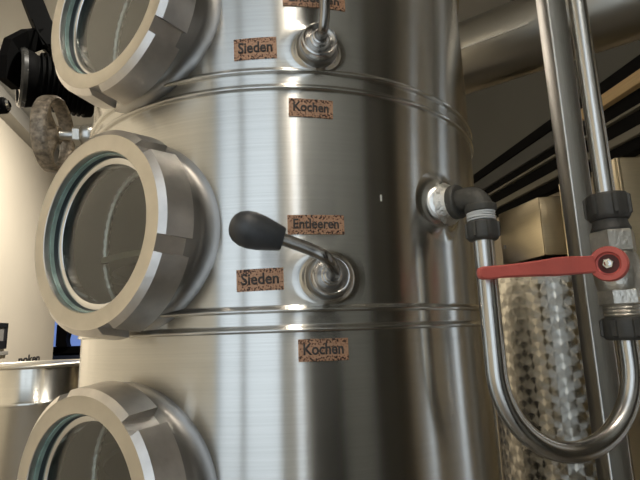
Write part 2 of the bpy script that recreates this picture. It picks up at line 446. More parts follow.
# ---- drain levers on the front
def smooth_path(ctrl, n=10):
    P = [Vector(p) for p in ctrl]; P = [P[0] * 2 - P[1]] + P + [P[-1] * 2 - P[-2]]; out = []
    for i in range(1, len(P) - 2):
        for k in range(n):
            t = k / n; p0, p1, p2, p3 = P[i - 1:i + 3]
            out.append(.5 * ((2 * p1) + (-p0 + p2) * t + (2 * p0 - 5 * p1 + 4 * p2 - p3) * t * t + (-p0 + 3 * p1 - 3 * p2 + p3) * t ** 3))
    out.append(P[-2]); return out
def tap(az, z, path, knob_to, label):
    n = Vector((math.cos(az), math.sin(az), 0)); p0 = on_shell(az, z)
    bm = saddle(az, z, [(.0350, .00004), (.030, .0002), (.0255, .0006), (.0228, .0014), (.0212, .0028), (.0202, .0043), (.0188, .0056), (.015, .0058)])
    col = obj('tap_collar', bm, M['shell'], tower, ang=60, label=label)
    def wob(t, h): return 1 + (.03 * abs(math.cos(3.5 * t)) ** 6 if h < .010 else 0)
    obj('gland_base', lathe([(.002, .0184), (.006, .0194), (.0105, .0190), (.0120, .0176), (.0120, .012)], p0, n, seg=72, rmod=wob), mat('shaded_gland_steel', (.30, .29, .27), .38, 1, bump=.1, bscale=150), col, ang=30)  # dark colour puts the mirrored dark floor into the base
    bm = lathe([(.010, .0150), (.0115, .0166), (.0180, .0168), (.0198, .0160), (.0206, .0148), (.0202, .0136), (.0175, .0112), (.0165, .0092), (.0205, .0088), (.0213, .0078),
                (.0213, .0072), (.0245, .0070), (.0252, .0060), (.0250, .0048), (.020, .0045)], p0, n, seg=72)
    obj('gland', bm, M['gland'], col, ang=30)
    pts = [p0 + n * .018, p0 + n * .026] + path(p0, n)
    pp = smooth_path(pts, 10)
    obj('lever_rod', sweep(pp, .0046, seg=24), M['rod'], col)
    d = (pp[-1] - pp[-6]).normalized(); b = pp[-1] - d * .004
    Lk = (knob_to - b).length; ax = (knob_to - b).normalized()
    prof = [(0, .0050), (.0, .0080), (.0015, .0088), (.010, .0105), (.022, .0127), (.032, .0136), (.040, .0130), (.047, .0108), (.0512, .0076), (.0532, .0040), (.0538, .0008)]
    s = Lk / .0538
    obj('knob', lathe([(h * s, r) for h, r in prof], b, ax, seg=48), M['knob'], col, ang=50, label='black egg shaped knob')
    return col
azT = math.radians(-78.7)
def path_mid(p0, n):
    return [p0 + n * .036 + Vector((-.001, 0, .001)), at(327, 259, .350), at(313, 250.5, .346), at(278, 237.5, .342)]
tap(azT, .0450 + ZC, path_mid, at(229.5, 224, .336), 'steel tap with its black knob lever turned to the left')
azU = math.radians(-79.3)
def path_up(p0, n):
    return [p0 + n * .036, p0 + n * .040 + Vector((.001, 0, .012)), p0 + n * .041 + Vector((.001, 0, .034)), p0 + n * .043 + Vector((.002, 0, .060))]
pU = on_shell(azU, .2570 + ZC); nU = Vector((math.cos(azU), math.sin(azU), 0))
tap(azU, .2570 + ZC, path_up, pU + nU * .045 + Vector((.003, 0, .112)), 'steel tap in the upper section with its lever turned upwards')

# ---- name plates
def shell_az(px, py):
    d = ray(px, py); a = d.x ** 2 + d.y ** 2; b = -2 * (d.x * CX + d.y * CY); c = CX ** 2 + CY ** 2 - R * R
    t = (-b - math.sqrt(max(0, b * b - 4 * a * c))) / (2 * a); h = d * t
    return math.atan2(h.y - CY, h.x - CX), h.z + ZC
def text_bm(s, font_size=1.):
    cu = bpy.data.curves.new('lettering', 'FONT'); cu.body = s; cu.size = font_size; cu.align_x = 'CENTER'; cu.align_y = 'CENTER'; cu.resolution_u = 3
    cu.extrude = 0; cu.offset = .022
    o = bpy.data.objects.new('lettering', cu); C.objects.link(o)
    dg = bpy.context.evaluated_depsgraph_get(); me = bpy.data.meshes.new_from_object(o.evaluated_get(dg))
    bm = bmesh.new(); bm.from_mesh(me); bpy.data.objects.remove(o); bpy.data.meshes.remove(me); bpy.data.curves.remove(cu)
    return bm
def name_plate(word, tl, br, label, dx=0., tilt=0.):
    a0, z0 = shell_az(*tl); a1, z1 = shell_az(*br); am, zm = (a0 + a1) / 2, (z0 + z1) / 2
    w, h = abs(a1 - a0) * R, abs(z0 - z1)
    ct, st = math.cos(tilt), math.sin(tilt)
    def place(u, v, out):
        u, v = u * ct - v * st, u * st + v * ct
        return on_shell(am + u / R, zm + v, out)
    bm = bmesh.new(); n = 14; rows = []
    for out in (.0000, .0009):
        rows.append([[bm.verts.new(place(-w / 2 + w * i / n, sgn * h / 2, out)) for i in range(n + 1)] for sgn in (-1, 1)])
    for i in range(n):
        b0, b1 = rows[0]; t0, t1 = rows[1]
        bm.faces.new((t0[i], t0[i + 1], t1[i + 1], t1[i])); bm.faces.new((b0[i], b1[i], b1[i + 1], b0[i + 1]))
        bm.faces.new((b0[i], b0[i + 1], t0[i + 1], t0[i])); bm.faces.new((b1[i], t1[i], t1[i + 1], b1[i + 1]))
    for i in (0, n):
        bm.faces.new((rows[0][0][i], rows[1][0][i], rows[1][1][i], rows[0][1][i]))
    uvl = bm.loops.layers.uv.new('UVMap')
    for f_ in bm.faces:
        for lp in f_.loops:
            q_ = lp.vert.co; lp[uvl].uv = (.5, .5 + (q_.z - zm) / h)
    pl = obj('name_plate', bm, M['copper'], tower, ang=30, label=label)
    bm = text_bm(word)
    xs = [v.co.x for v in bm.verts]; ys = [v.co.y for v in bm.verts]
    wx = max(xs) - min(xs); mx = (max(xs) + min(xs)) / 2; hy = .73
    sx = w * .80 / wx; sy = h * .52 / hy
    geom = bmesh.ops.extrude_face_region(bm, geom=bm.faces[:])
    top = {v for v in geom['geom'] if isinstance(v, bmesh.types.BMVert)}
    base_y = min(ys) if word != 'x' else 0
    for v in bm.verts:
        u = (v.co.x - mx) * sx + dx; vv = (v.co.y) * sy + h * .02
        v.co = place(u, vv, .0013 if v in top else .0008)
    obj('lettering', bm, M['plateink'], pl, smooth=False)
    return pl
name_plate('Entleeren', (282.5, -8.5), (345, 11.5), 'speckled copper plate reading Entleeren, cut off by the top of the photo')
name_plate('Sieden', (234.2, 40), (276.8, 58.5), 'speckled copper plate reading Sieden in the upper section', tilt=.02)
name_plate('Kochen', (288.5, 99), (333, 118.5), 'speckled copper plate reading Kochen just under the upper beads', tilt=-.03)
name_plate('Entleeren', (287.3, 215.3), (344.3, 234.5), 'speckled copper plate reading Entleeren right of the black knob')
name_plate('Sieden', (236.8, 269.8), (283.8, 290), 'speckled copper plate reading Sieden below the black knob', tilt=.02)
name_plate('Kochen', (298, 339.5), (348.6, 359.8), 'speckled copper plate reading Kochen under the lower beads')

# tiny weld seam fleck on the shell
a_, z_ = shell_az(381, 198)
obj('weld_fleck', box(on_shell(a_, z_, .0003), (.0016, .0010, .006), bev=.0003), M['weld'], tower)

# ------------------------------------------------------------------ nozzle, U pipe, ball valve
azN = math.radians(-48.6); nN = Vector((math.cos(azN), math.sin(azN), 0))
zN = .1195 + ZC
pN = on_shell(azN, zN)
bm = saddle(azN, zN, [(.036, .00004), (.031, .0006), (.027, .0020), (.0235, .0048), (.0212, .0085)])
noz = obj('outlet_nozzle', bm, M['shell'], tower, ang=60)
def wobn(t, h): return 1 + .035 * math.sin(t * 17) * math.sin(t * 5 + h * 900)
obj('weld_seam', lathe([(.006, .0212), (.008, .0215), (.0105, .0200), (.012, .0172), (.014, .0165), (.018, .0160), (.020, .0150)], pN, nN, seg=90, rmod=wobn), M['weld'], noz, ang=50)

legL = at(483.5, 241, .438); LX, LY = legL.x, legL.y
RXY = at(628.5, 350, .479); RX, RY = RXY.x, RXY.y
zcorner = zN
corner = Vector((LX, LY, zcorner))
drain = thing('drain_pipe', 'bent steel drain pipe hanging in a U between the dark elbow and the ball valve', 'pipe', (LX, LY, ZC - .12))
kc = (corner - pN); kc.z = 0; dN = kc.normalized(); Lc = kc.length
# elbow body
elb = []
rb = .0115
for k in range(4): elb.append(pN + dN * (.016 + (Lc - rb - .016) * k / 4))
for k in range(9):
    t = PI / 2 * k / 8
    elb.append(corner - dN * rb - Vector((0, 0, rb)) + dN * rb * math.sin(t) + Vector((0, 0, rb * math.cos(t))))
for k in range(1, 4): elb.append(corner - Vector((0, 0, rb + .004 * k)))
rads = [.0113] * len(elb)
el = obj('elbow', sweep(elb, rads, seg=32), M['malleable'], drain, label='dark grey cast elbow')
obj('collar', lathe([(.014, .0120), (.0145, .0158), (.0160, .0168), (.0215, .0168), (.0230, .0155), (.0232, .012)], pN, dN, seg=48), M['malleable'], el)
ztb = at(480, 211.5, LY).z
obj('collar', lathe([(0, .012), (.0004, .0140), (.0015, .0146), (.0060, .0146), (.0072, .0136)], (LX, LY, ztb - .001), (0, 0, 1), seg=48), M['malleable'], el)
zn1, zn0 = at(481, 221.5, LY).z, at(482, 241, LY).z
tp = bmesh.new()
for k in range(4):
    add_lathe(tp, [(0, .0108), (.0006, .0128 + .0005 * math.sin(k * 2)), (.0015, .0131), (.0022, .0112)], (LX, LY, zn1 + .0000 + .0022 * k), (.04 * math.sin(k * 1.7), .03, 1), seg=40)
obj('thread_tape', tp, M['ptfe'], drain, label='white thread sealing tape')
def lugs(n, w, amp, ph=0.):
    def f(t, h):
        x = ((t + ph) * n / (2 * PI)) % 1.0
        return 1 + (amp if x < w else 0)
    return f
def coupling(parent, x, y, za, zb, r, seed=0):
    H = zb - za
    prof = [(0, r * .78), (.0006, r * .88), (H * .12, r * .97), (H * .2, r), (H * .86, r), (H * .93, r * .98), (H * .98, r * .93), (H, r * .8)]
    def f(t, h):
        if not (H * .15 < h < H * .88): return 1
        x_ = ((t + seed) * 7 / (2 * PI)) % 1.0
        return 1 + (.10 if x_ < .24 else 0)
    return obj('coupling_nut', lathe(prof, (x, y, za), (0, 0, 1), seg=160, rmod=f), M['coupling'], parent, ang=30, label='ribbed dark grey coupling nut')
coupling(drain, LX, LY, zn0, zn1, .0142)
# tube
tr = .0092
vbot = at(622, 339.5, RY).z; ub = .5 * math.hypot(RX - LX, RY - LY)
dh = Vector((RX - LX, RY - LY, 0)).normalized(); mid = Vector(((LX + RX) / 2, (LY + RY) / 2, 0))
zc = at(563, 452.5, mid.y).z + ub
pts = [Vector((LX, LY, zn0 + .01)), Vector((LX, LY, (zn0 + zc) / 2)), Vector((LX, LY, zc + .001))]
for k in range(33):
    t = PI * k / 32; pts.append(mid + Vector((0, 0, zc)) - dh * ub * math.cos(t) - Vector((0, 0, ub * math.sin(t))))
pts += [Vector((RX, RY, zc + .001)), Vector((RX, RY, vbot + .01))]
obj('tube', sweep(pts, tr, seg=32, up=Vector((0, 1, 0))), M['tube'], drain)

valve = thing('ball_valve', 'nickel plated ball valve with long red lever handle between the two upright pipes', 'valve', (RX, RY, vbot))
def zy(py): return at(603 + (py - 195) * .155, py, RY).z
z_un_t, z_un_b, z_nk_b = zy(195), zy(221), zy(232)
ppm = (zy(231) - zy(331)) / 100
coupling(valve, RX, RY, z_un_b, z_un_t, .0196, .3)
obj('neck', lathe([(0, .0175), (.002, .0182), ((z_un_b - z_nk_b) * .55, .0165), (z_un_b - z_nk_b, .0155)], (RX, RY, z_nk_b), (0, 0, 1), seg=48), M['coupling'], valve)
hx = hexprism(bmesh.new(), (RX, RY, 0), (0, 0, 1), zy(254), z_nk_b, .0208, .35, .06)
obj('hexagon_end', hx, M['nickel'], valve, smooth=False)
zb0, zb1 = zy(292), zy(253); H = zb1 - zb0
obj('body', lathe([(0, .0165), (H * .08, .0190), (H * .25, .0202), (H * .5, .0212), (H * .75, .0205), (H * .92, .0190), (H, .0170)], (RX, RY, zb0), (0, 0, 1), seg=64), M['nickel'], valve)
hx = hexprism(bmesh.new(), (RX, RY, 0), (0, 0, 1), zy(305), zy(290), .0200, .2, .06)
obj('hexagon_end', hx, M['nickel'], valve, smooth=False)
Hn = zy(304) - zy(318)
obj('thread_end', lathe([(0, .0165)] + [(Hn * (i + .5) / 8, .0168 if i % 2 else .0158) for i in range(8)] + [(Hn, .016)], (RX, RY, zy(318)), (0, 0, 1), seg=48), M['nickel'], valve)
coupling(valve, RX, RY, zy(340), zy(317), .0198, 1.1)
# stem and lever
sv = Vector((math.sin(math.radians(221)), math.cos(math.radians(221)), 0))
zh = at(606, 263.5, .45).z
ph = Vector((RX, RY, zh))
obj('stem', lathe([(0, .0120), (.026, .0115), (.027, .0085), (.030, .0080)], ph, sv, seg=32), M['nickel'], valve)
# hub: flat plate eye with a raised rim, lever reaching left across the U pipe
hub_c = ph + sv * .030
lever = obj('lever', closed_lathe([(-.001, .0090), (-.001, .0155), (.001, .0166), (.0065, .0166), (.0085, .0155), (.0085, .0112), (.0050, .0104), (.0045, .0090)], hub_c, sv, 64), M['red'], valve, ang=40, label='long red plastic sleeved lever')
mid_h = hub_c + sv * .004
ctrl = [(592, 264.5), (580, 265.2), (568, 265.8), (556, 266.8), (540, 268.2), (520, 270), (502, 271.5), (488, 273), (482, 273.2), (479, 273.3), (477.3, 273.4)]
hw = [.0080, .0081, .0084, .0083, .0070, .0060, .0054, .0057, .0054, .0042, .0022]      # half height
Y0, Y1 = mid_h.y - .006, .4130
pts = []
for i, (a, b) in enumerate(ctrl):
    f = min(1, (ctrl[0][0] - a) / 112)
    s = 0 if a > 566 else .008 if a < 550 else .008 * (566 - a) / 16
    pts.append(at(a, b, Y0 + (Y1 - Y0) * f - s * (1 - .5 * f)))
def sect(i):
    h_, w_ = hw[i], (.0035 if i < len(hw) - 1 else .0018); c_ = .0014 if i < len(hw) - 1 else .0008
    return [(h_ - c_, w_), (h_, w_ - c_), (h_, -w_ + c_), (h_ - c_, -w_), (-h_ + c_, -w_), (-h_, -w_ + c_), (-h_, w_ - c_), (-h_ + c_, w_)]
bm = sweep(pts, 1, sect=sect)
# merge the arm into the lever mesh
me2 = lever.data; b2 = bmesh.new(); b2.from_mesh(me2)
tmp = bpy.data.meshes.new('t'); bm.to_mesh(tmp); bm.free()
b2.from_mesh(tmp); bmesh.ops.recalc_face_normals(b2, faces=b2.faces); b2.to_mesh(me2); b2.free(); bpy.data.meshes.remove(tmp)
for p in me2.polygons: p.use_smooth = True
me2.set_sharp_from_angle(angle=math.radians(40))
obj('lever_recess', lathe([(.0, .0085), (.0030, .0106), (.0036, .0104), (.0038, .0055), (.0039, .0001)], hub_c, sv, seg=48), M['darkred'], lever)
bm = hexprism(bmesh.new(), hub_c, sv, .004, .0085, .0050, .2)
add_lathe(bm, [(.0085, .0030), (.0110, .0028), (.0113, .0015)], hub_c, sv, seg=20)
obj('nut', bm, M['polish'], lever, smooth=False)

# rising pipe above the valve, up to the ceiling
HC = ZC + 1.90
ris = obj('riser_pipe', sweep([(RX, RY, z_un_t - .012), (RX, RY, 2.2), (RX, RY, HC)], .0092, seg=32, up=Vector((0, 1, 0))), M['tube'])
tag(ris, 'straight shiny upright pipe rising from the ball valve beside the square post', 'pipe')

# square post
pc = at(573.5, 200, .565); g = math.radians(4)
e1 = Vector((math.cos(g), math.sin(g), 0)); e2 = Vector((-math.sin(g), math.cos(g), 0))
pw = .0262; pctr = Vector((pc.x, pc.y, HC / 2)) + e1 * pw / 2 + e2 * pw / 2
post = obj('steel_post', box(pctr, (pw, pw, HC), e1, e2, bev=.0022), brushed('post_steel', (.82, .81, .78), .34, .6, (0, 0, 1), .02, (700, 700, 5)), ang=50)
tag(post, 'square stainless steel upright post standing behind the ball valve', 'post')

# ------------------------------------------------------------------ handwheel valve at the left of the tower
azW = math.radians(-172); nW = Vector((math.cos(azW), math.sin(azW), 0))
zW = at(88, 127, .592).z; p0 = on_shell(azW, zW)
hwv = thing('handwheel_valve', 'worn metal handwheel valve sticking out of the tower between the upper sight glasses', 'valve', p0)
bm = lathe([(-.004, .012), (.004, .0118), (.008, .0125), (.012, .0150), (.022, .0148), (.025, .0135), (.026, .010)], p0, nW, seg=40)
obj('valve_body', bm, M['steel'], hwv)
obj('hexagon_nut', hexprism(bmesh.new(), p0, nW, .026, .036, .0140, .3), M['nickel'], hwv, smooth=False)
obj('stem', lathe([(.035, .0062), (.056, .0062), (.058, .0075), (.076, .0075)], p0, nW, seg=24), M['steel'], hwv)
wc = p0 + nW * .062
wr = .0515
def wob2(t, h): return 1 + .004 * math.sin(t * 23) * math.sin(t * 7)
rim = closed_lathe([(-.0085, wr - .0055), (-.0095, wr - .003), (-.008, wr - .0008), (-.005, wr), (.007, wr), (.010, wr - .0015), (.0105, wr - .004), (.009, wr - .0070), (-.006, wr - .0075)], wc, nW, 160, wob2)
obj('wheel_rim', rim, M['wheel'], hwv, ang=50)
obj('hub', lathe([(-.008, .010), (-.006, .0125), (.006, .0125), (.010, .010)], wc, nW, seg=32), M['wheel'], hwv)
a_, f1, f2 = frame_of(nW)
for k in range(3):
    t = math.radians(-78 + 120 * k); dd = f1 * math.cos(t) + f2 * math.sin(t)
    obj('spoke', sweep([wc + dd * .008, wc + dd * .028 + nW * .002, wc + dd * (wr - .006)], [.0062, .0052, .0058], seg=14, up=nW), M['wheel'], hwv)

# ------------------------------------------------------------------ THE ROOM (turned 12 degrees against the view)
RA = math.radians(-12)
u = Vector((math.sin(RA), math.cos(RA), 0)); v = Vector((math.cos(RA), -math.sin(RA), 0)); Zv = Vector((0, 0, 1))
def rp(vv, uu, z=0.): return v * vv + u * uu + Vector((0, 0, z))
def rbox(v0, v1, u0, u1, z0, z1, bev=0.):
    return box(rp((v0 + v1) / 2, (u0 + u1) / 2, (z0 + z1) / 2), (abs(v1 - v0), abs(u1 - u0), abs(z1 - z0)), v, u, Zv, bev)
VL, VR, UB, UF = -1.72, 1.70, -1.30, 7.4
UE = 5.75                                    # where the cream wall ends
struct(obj('floor', rbox(-4.2, VR + .15, UB - .15, UF + .15, -.1, 0), M['floor'], smooth=False))
struct(obj('ceiling', rbox(-4.2, VR + .15, UB - .15, UF + .15, HC, HC + .1), M['ceil'], smooth=False))
struct(obj('wall_left', rbox(VL - .15, VL, UB, UE, 0, HC), M['wallcream'], smooth=False))
struct(obj('wall_far', rbox(-4.2, VR + .15, UF, UF + .12, 0, HC), M['darkblue'], smooth=False))
struct(obj('wall_side', rbox(-4.2, -4.05, UE - .5, UF, 0, HC), M['wallcream'], smooth=False))
struct(obj('wall_behind', rbox(-4.2, VL - .15, UE - .62, UE - .5, 0, HC), M['wallcream'], smooth=False))
zpan = 1.0 + ZC
bmr = bmesh.new(); curu = UB - .1
def raddbox(u0, u1, z0, z1): add_box(bmr, rp(VR + .075, (u0 + u1) / 2, (z0 + z1) / 2), (.15, u1 - u0, z1 - z0), v, u, Zv)
for (a, b) in ((-.37, -.23), (.38, .47)):  # unseen window slots, added for bright lines mirrored in the tower
    raddbox(curu, a, 0, zpan); raddbox(a, b, 0, .3); raddbox(a, b, zpan - .12, zpan); curu = b
raddbox(curu, UF, 0, zpan)
struct(obj('wall_right', bmr, M['walltan'], smooth=False))
struct(obj('wall_upper', rbox(VR + .001, VR + .15, UB, UF, zpan, HC), M['wallgrey'], smooth=False))
struct(obj('trim_1', rbox(VL, VL + .11, UB, UE, HC - .13, HC), M['trimgrey'], smooth=False))
# back wall with door and window openings: positions across the wall
def bv(az):                                  # where a direction seen from the tower's face meets the back wall
    a = math.radians(az); o = Vector((CX, CY - R, 0)); d = Vector((math.sin(a), math.cos(a), 0))
    t = (UB - o.dot(u)) / d.dot(u); return (o + d * t).dot(v)
openings = [(bv(-142.5), bv(-159), .5, 3.2), (bv(-159.4), bv(-179.5), .5, 3.2), (bv(173.3), bv(168.3), .4, 3.2)]
cur = VL; bmw = bmesh.new()
def addw(v0, v1, z0, z1):
    add_box(bmw, rp((v0 + v1) / 2, UB - .075, (z0 + z1) / 2), (abs(v1 - v0), .15, z1 - z0), v, u, Zv)
ops = sorted((min(a, b), max(a, b), z0, z1) for a, b, z0, z1 in openings)
for a, b, z0, z1 in ops:
    addw(cur, a, 0, HC); addw(a, b, 0, z0); addw(a, b, z1, HC); cur = b
addw(cur, VR + .15, 0, HC)
struct(obj('wall_back', bmw, M['wallback'], smooth=False))
print('openings', ops)
for i, (a, b, z0, z1) in enumerate(ops):
    fr = bmesh.new(); t = .02
    for (x0, x1, y0, y1) in ((a, a + t, z0, z1), (b - t, b, z0, z1), (a, b, z0, z0 + t), (a, b, z1 - t, z1)):
        add_box(fr, rp((x0 + x1) / 2, UB - .05, (y0 + y1) / 2), (x1 - x0, .05, y1 - y0), v, u, Zv)
    struct(obj('window_%d' % (i + 1), fr, M['trimgrey'], smooth=False))
# dark cupboards added behind the camera to darken bands mirrored in the tower
va, vb = bv(165.5), bv(152)
cup = obj('added_cupboard', rbox(min(va, vb), max(va, vb), UB + .01, UB + .35, 0, 1.72, .01), M['black'], ang=40)
tag(cup, 'tall dark box added against the back wall behind the viewer to darken a band mirrored in the tower', 'added_cupboard')
cup2 = obj('added_cupboard', rbox(bv(131.5), VR - .02, UB + .01, UB + .62, 0, 3.0, .01), M['greyrail'], ang=40)
tag(cup2, 'tall dark grey box added in the corner right behind the viewer to darken the tower reflection', 'added_cupboard')

# rails and beams running along the right wall, read off the plane v = VB
VB = 1.50
D2 = Vector((math.sin(math.radians(-8)), math.cos(math.radians(-8)), 0)); V2 = Vector((D2.y, -D2.x, 0))
def hz(px, py):
    d = ray(px, py); t = VB / d.dot(V2); return d.z * t + ZC, d.dot(D2) * t
def rail(name, p_top, p_bot, u0, u1, m, depth, label, cat, out=0.):
    z1 = hz(*p_top)[0]; z0 = hz(*p_bot)[0]
    c = V2 * (VB - out + (depth + out) / 2) + D2 * ((u0 + u1) / 2) + Vector((0, 0, (z0 + z1) / 2))
    o = obj(name, box(c, (depth + out, u1 - u0, z1 - z0), V2, D2, Zv, min(.004, (z1 - z0) / 4)), m, ang=40)
    return tag(o, label, cat)
usplit = hz(585, 105)[1]
rail('ceiling_rail', (602, 86), (602, 99.5), .3, 4.6, M['black'], .10, 'long black rail, topmost of the rails high on the right', 'rail', .03)
rail('wooden_beam', (602, 99.5), (604, 110.5), .3, usplit, M['wood'], .10, 'pale wooden beam right of the square post under the black rail', 'beam', .035)
rail('ceiling_rail', (512, 158), (512, 173), usplit, 4.6, M['greyrail'], .10, 'dull grey rail between tower and square post', 'rail', .02)
rail('ceiling_rail', (602, 111), (602, 126.5), .3, 4.6, M['black'], .08, 'black rail directly under the wooden beam', 'rail', .0)
rail('ceiling_rail', (607, 125), (607, 128), .3, 4.6, M['palerail'], .08, 'thin pale rail strip between two black rails', 'rail', .02)
rail('ceiling_rail', (607, 128), (611, 142), .3, 4.6, M['black'], .08, 'wide black rail below the thin pale strip', 'rail', .0)
rail('ceiling_rail', (611, 142), (612, 150), .3, 4.6, M['palerail'], .08, 'greyish lowest rail above the steel cabinets', 'rail', .02)
rail('ceiling_rail', (520, 196), (520, 206), 1.2, 4.6, M['black'], .06, 'short black rail directly above the gold tinted cabinet', 'rail', .0)

# ventilation duct: comes from the upper right, turns up behind the tower
dd = Vector((math.sin(math.radians(-54)), math.cos(math.radians(-54)), 0))
dc = at(500, 46, 1.28); rd = .103
end = dc + dd * .30
pts = [dc - dd * 1.9, dc - dd * 1.0, dc - dd * .5, dc, dc + dd * .15]
for k in range(13):
    t = PI / 2 * k / 12; pts.append(end - dd * .0 + dd * .14 * math.sin(t) + Vector((0, 0, .14 * (1 - math.cos(t)))))
pts.append(Vector((pts[-1].x, pts[-1].y, HC)))
duct = thing('ventilation_duct', 'wide round steel ventilation duct passing behind the top of the tower', 'duct', (pts[-1].x, pts[-1].y, HC))
obj('pipe_run', sweep(pts, rd, seg=64), mat('duct_steel', (.45, .43, .38), .31, 1, bump=.04, bscale=30), duct)
# folded lengthwise seam on its side, ending at a joint
sd = Vector((dd.y, -dd.x, 0))
if sd.y > 0: sd = -sd
sa = math.radians(-14); off = (sd * math.cos(sa) + Vector((0, 0, 1)) * math.sin(sa)) * rd
obj('seam', sweep([dc - dd * .10 + off, dc + dd * .28 + off], .0022, seg=10), mat('lit_seam', (.85, .83, .78), .4, .3), duct)  # pale colour puts the lit look of the seam into its material

# ------------------------------------------------------------------ tank with swirled finish
tY = 1.80; tc = at(546, 262, tY); rt = .225
ttop = at(549, 261, tY - rt).z
tank = thing('storage_tank', 'storage tank with overlapping round swirl marks, standing behind the U pipe', 'tank', (tc.x, tc.y, 0))
obj('body', lathe([(0, rt), (ttop - .012, rt)], (tc.x, tc.y, 0), (0, 0, 1), seg=160), swirl(tc.x, tc.y, rt), tank, ang=40)
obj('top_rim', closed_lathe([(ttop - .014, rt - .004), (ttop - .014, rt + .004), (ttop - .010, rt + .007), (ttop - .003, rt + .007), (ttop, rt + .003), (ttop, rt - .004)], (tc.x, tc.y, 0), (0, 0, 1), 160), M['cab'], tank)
obj('lid', lathe([(ttop - .012, rt - .003), (ttop - .004, rt - .006), (ttop + .0, rt * .6), (ttop + .0, .02)], (tc.x, tc.y, 0), (0, 0, 1), seg=96), M['black'], tank)

ket = thing('added_kettle', 'dark tall kettle shape added unseen behind the distillation tower to darken the swirled tank reflection', 'kettle', (-.10, 1.58, 0))  # unseen, added to darken the left side of the tank's reflection
obj('body', lathe([(0, .30), (.03, .33), (1.62, .33), (1.66, .325)], (-.10, 1.58, 0), (0, 0, 1), seg=96), M['frame_black'], ket)
obj('lid', lathe([(1.655, .335), (1.67, .335), (1.74, .22), (1.78, .06), (1.80, .05)], (-.10, 1.58, 0), (0, 0, 1), seg=96), M['blackp'], ket)

# ------------------------------------------------------------------ steel cabinets behind
def quadbox(name, corners_px, Ys, m, parent, thick=.01, label=None):
    """thin-walled panel through four surveyed corners (TL, TR, BR, BL), vertical, given depths left/right"""
    a = at(*corners_px[0], Ys[0]); b = at(*corners_px[1], Ys[1]); zb = at(*corners_px[3], Ys[0]).z; zt = (a.z + b.z) / 2
    a.z = b.z = 0; d = (b - a).normalized(); n = Vector((-d.y, d.x, 0))
    if n.y < 0: n = -n
    c = (a + b) / 2 + n * thick / 2 + Vector((0, 0, (zt + zb) / 2))
    return obj(name, box(c, ((b - a).length, thick, zt - zb), d, n, Zv, .003), m, parent, ang=40, label=label), a, b, zt, zb
cabp = at(537.5, 197, 2.3)
cab = thing('steel_cabinet', 'gold tinted box shaped steel cabinet above the swirled tank', 'cabinet', (cabp.x, cabp.y, 0))
# left leaf recedes so that its top edge stays level
def solveY(px, py, z):
    d = ray(px, py); return (z - ZC) / d.z * d.y
zt = cabp.z
YL = solveY(498.2, 214.5, zt); zb = at(541.5, 255.5, 2.3).z
A = at(498.2, 214.5, YL); B = Vector(cabp); Cc = at(563, 196.3, 1.9 * 1.0)
Cc = at(563, 196.3, solveY(563, 195.5, zt))
print('cab', A, B, Cc, zt, zb)
def panel(name, P, Q, z0, z1, th, m, parent, bev=.004, label=None):
    P = Vector((P.x, P.y, 0)); Q = Vector((Q.x, Q.y, 0)); d = (Q - P).normalized(); n = Vector((-d.y, d.x, 0))
    if n.y < 0: n = -n
    return obj(name, box((P + Q) / 2 + n * th / 2 + Vector((0, 0, (z0 + z1) / 2)), ((Q - P).length, th, z1 - z0), d, n, Zv, bev), m, parent, ang=40, label=label)
panel('side_panel', A, B, zb, zt, .03, M['cab'], cab, label='left side panel with its gold reflection put in as colour')
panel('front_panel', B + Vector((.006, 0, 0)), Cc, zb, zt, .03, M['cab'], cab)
lk = box(at(505, 247, YL * .97), (.012, .006, .02), bev=.002)
obj('lock', lk, M['greybox'], cab)
mid_ = (A + B + Cc) / 3
bm = bmesh.new(); low = [Vector((p.x, p.y, 0)) for p in (A + Vector((.03, .03, 0)), B + Vector((0, .03, 0)), Cc + Vector((-.01, .03, 0)), Cc + Vector((-.02, .12, 0)), A + Vector((.1, .15, 0)))]
b0 = [bm.verts.new(p) for p in low]; b1 = [bm.verts.new(p + Vector((0, 0, zb + .001))) for p in low]
bm.faces.new(b0); bm.faces.new(b1)
for i in range(5): bm.faces.new((b0[i], b0[(i + 1) % 5], b1[(i + 1) % 5], b1[i]))
obj('stand', bm, M['black'], cab, smooth=False)
pdl = at(558, 184, 2.14); pdr = at(571, 182.5, 2.10)
pd = panel('door_leaf', pdl, pdr, 0, pdl.z, .02, M['cab'])if False else panel('narrow_cabinet', pdl, pdr, 0, pdl.z, .02, M['cab'], None)
tag(pd, 'narrow steel cabinet side between the gold tinted cabinet and the square post', 'cabinet')
q0 = at(614.5, 157, 1.25); q1 = at(700, 157, 1.25)
cab2 = thing('steel_cabinet', 'brownish steel cabinet at the right edge behind the ball valve', 'cabinet', (q0.x, q0.y, 0))
panel('body', q0, Vector((q1.x, q1.y, 0)), 0, q0.z, .12, M['cab'], cab2, .005)
obj('edge_strip', box(Vector((q0.x + .004, q0.y - .004, q0.z / 2)), (.008, .008, q0.z - .01), bev=.002), M['cab'], cab2)

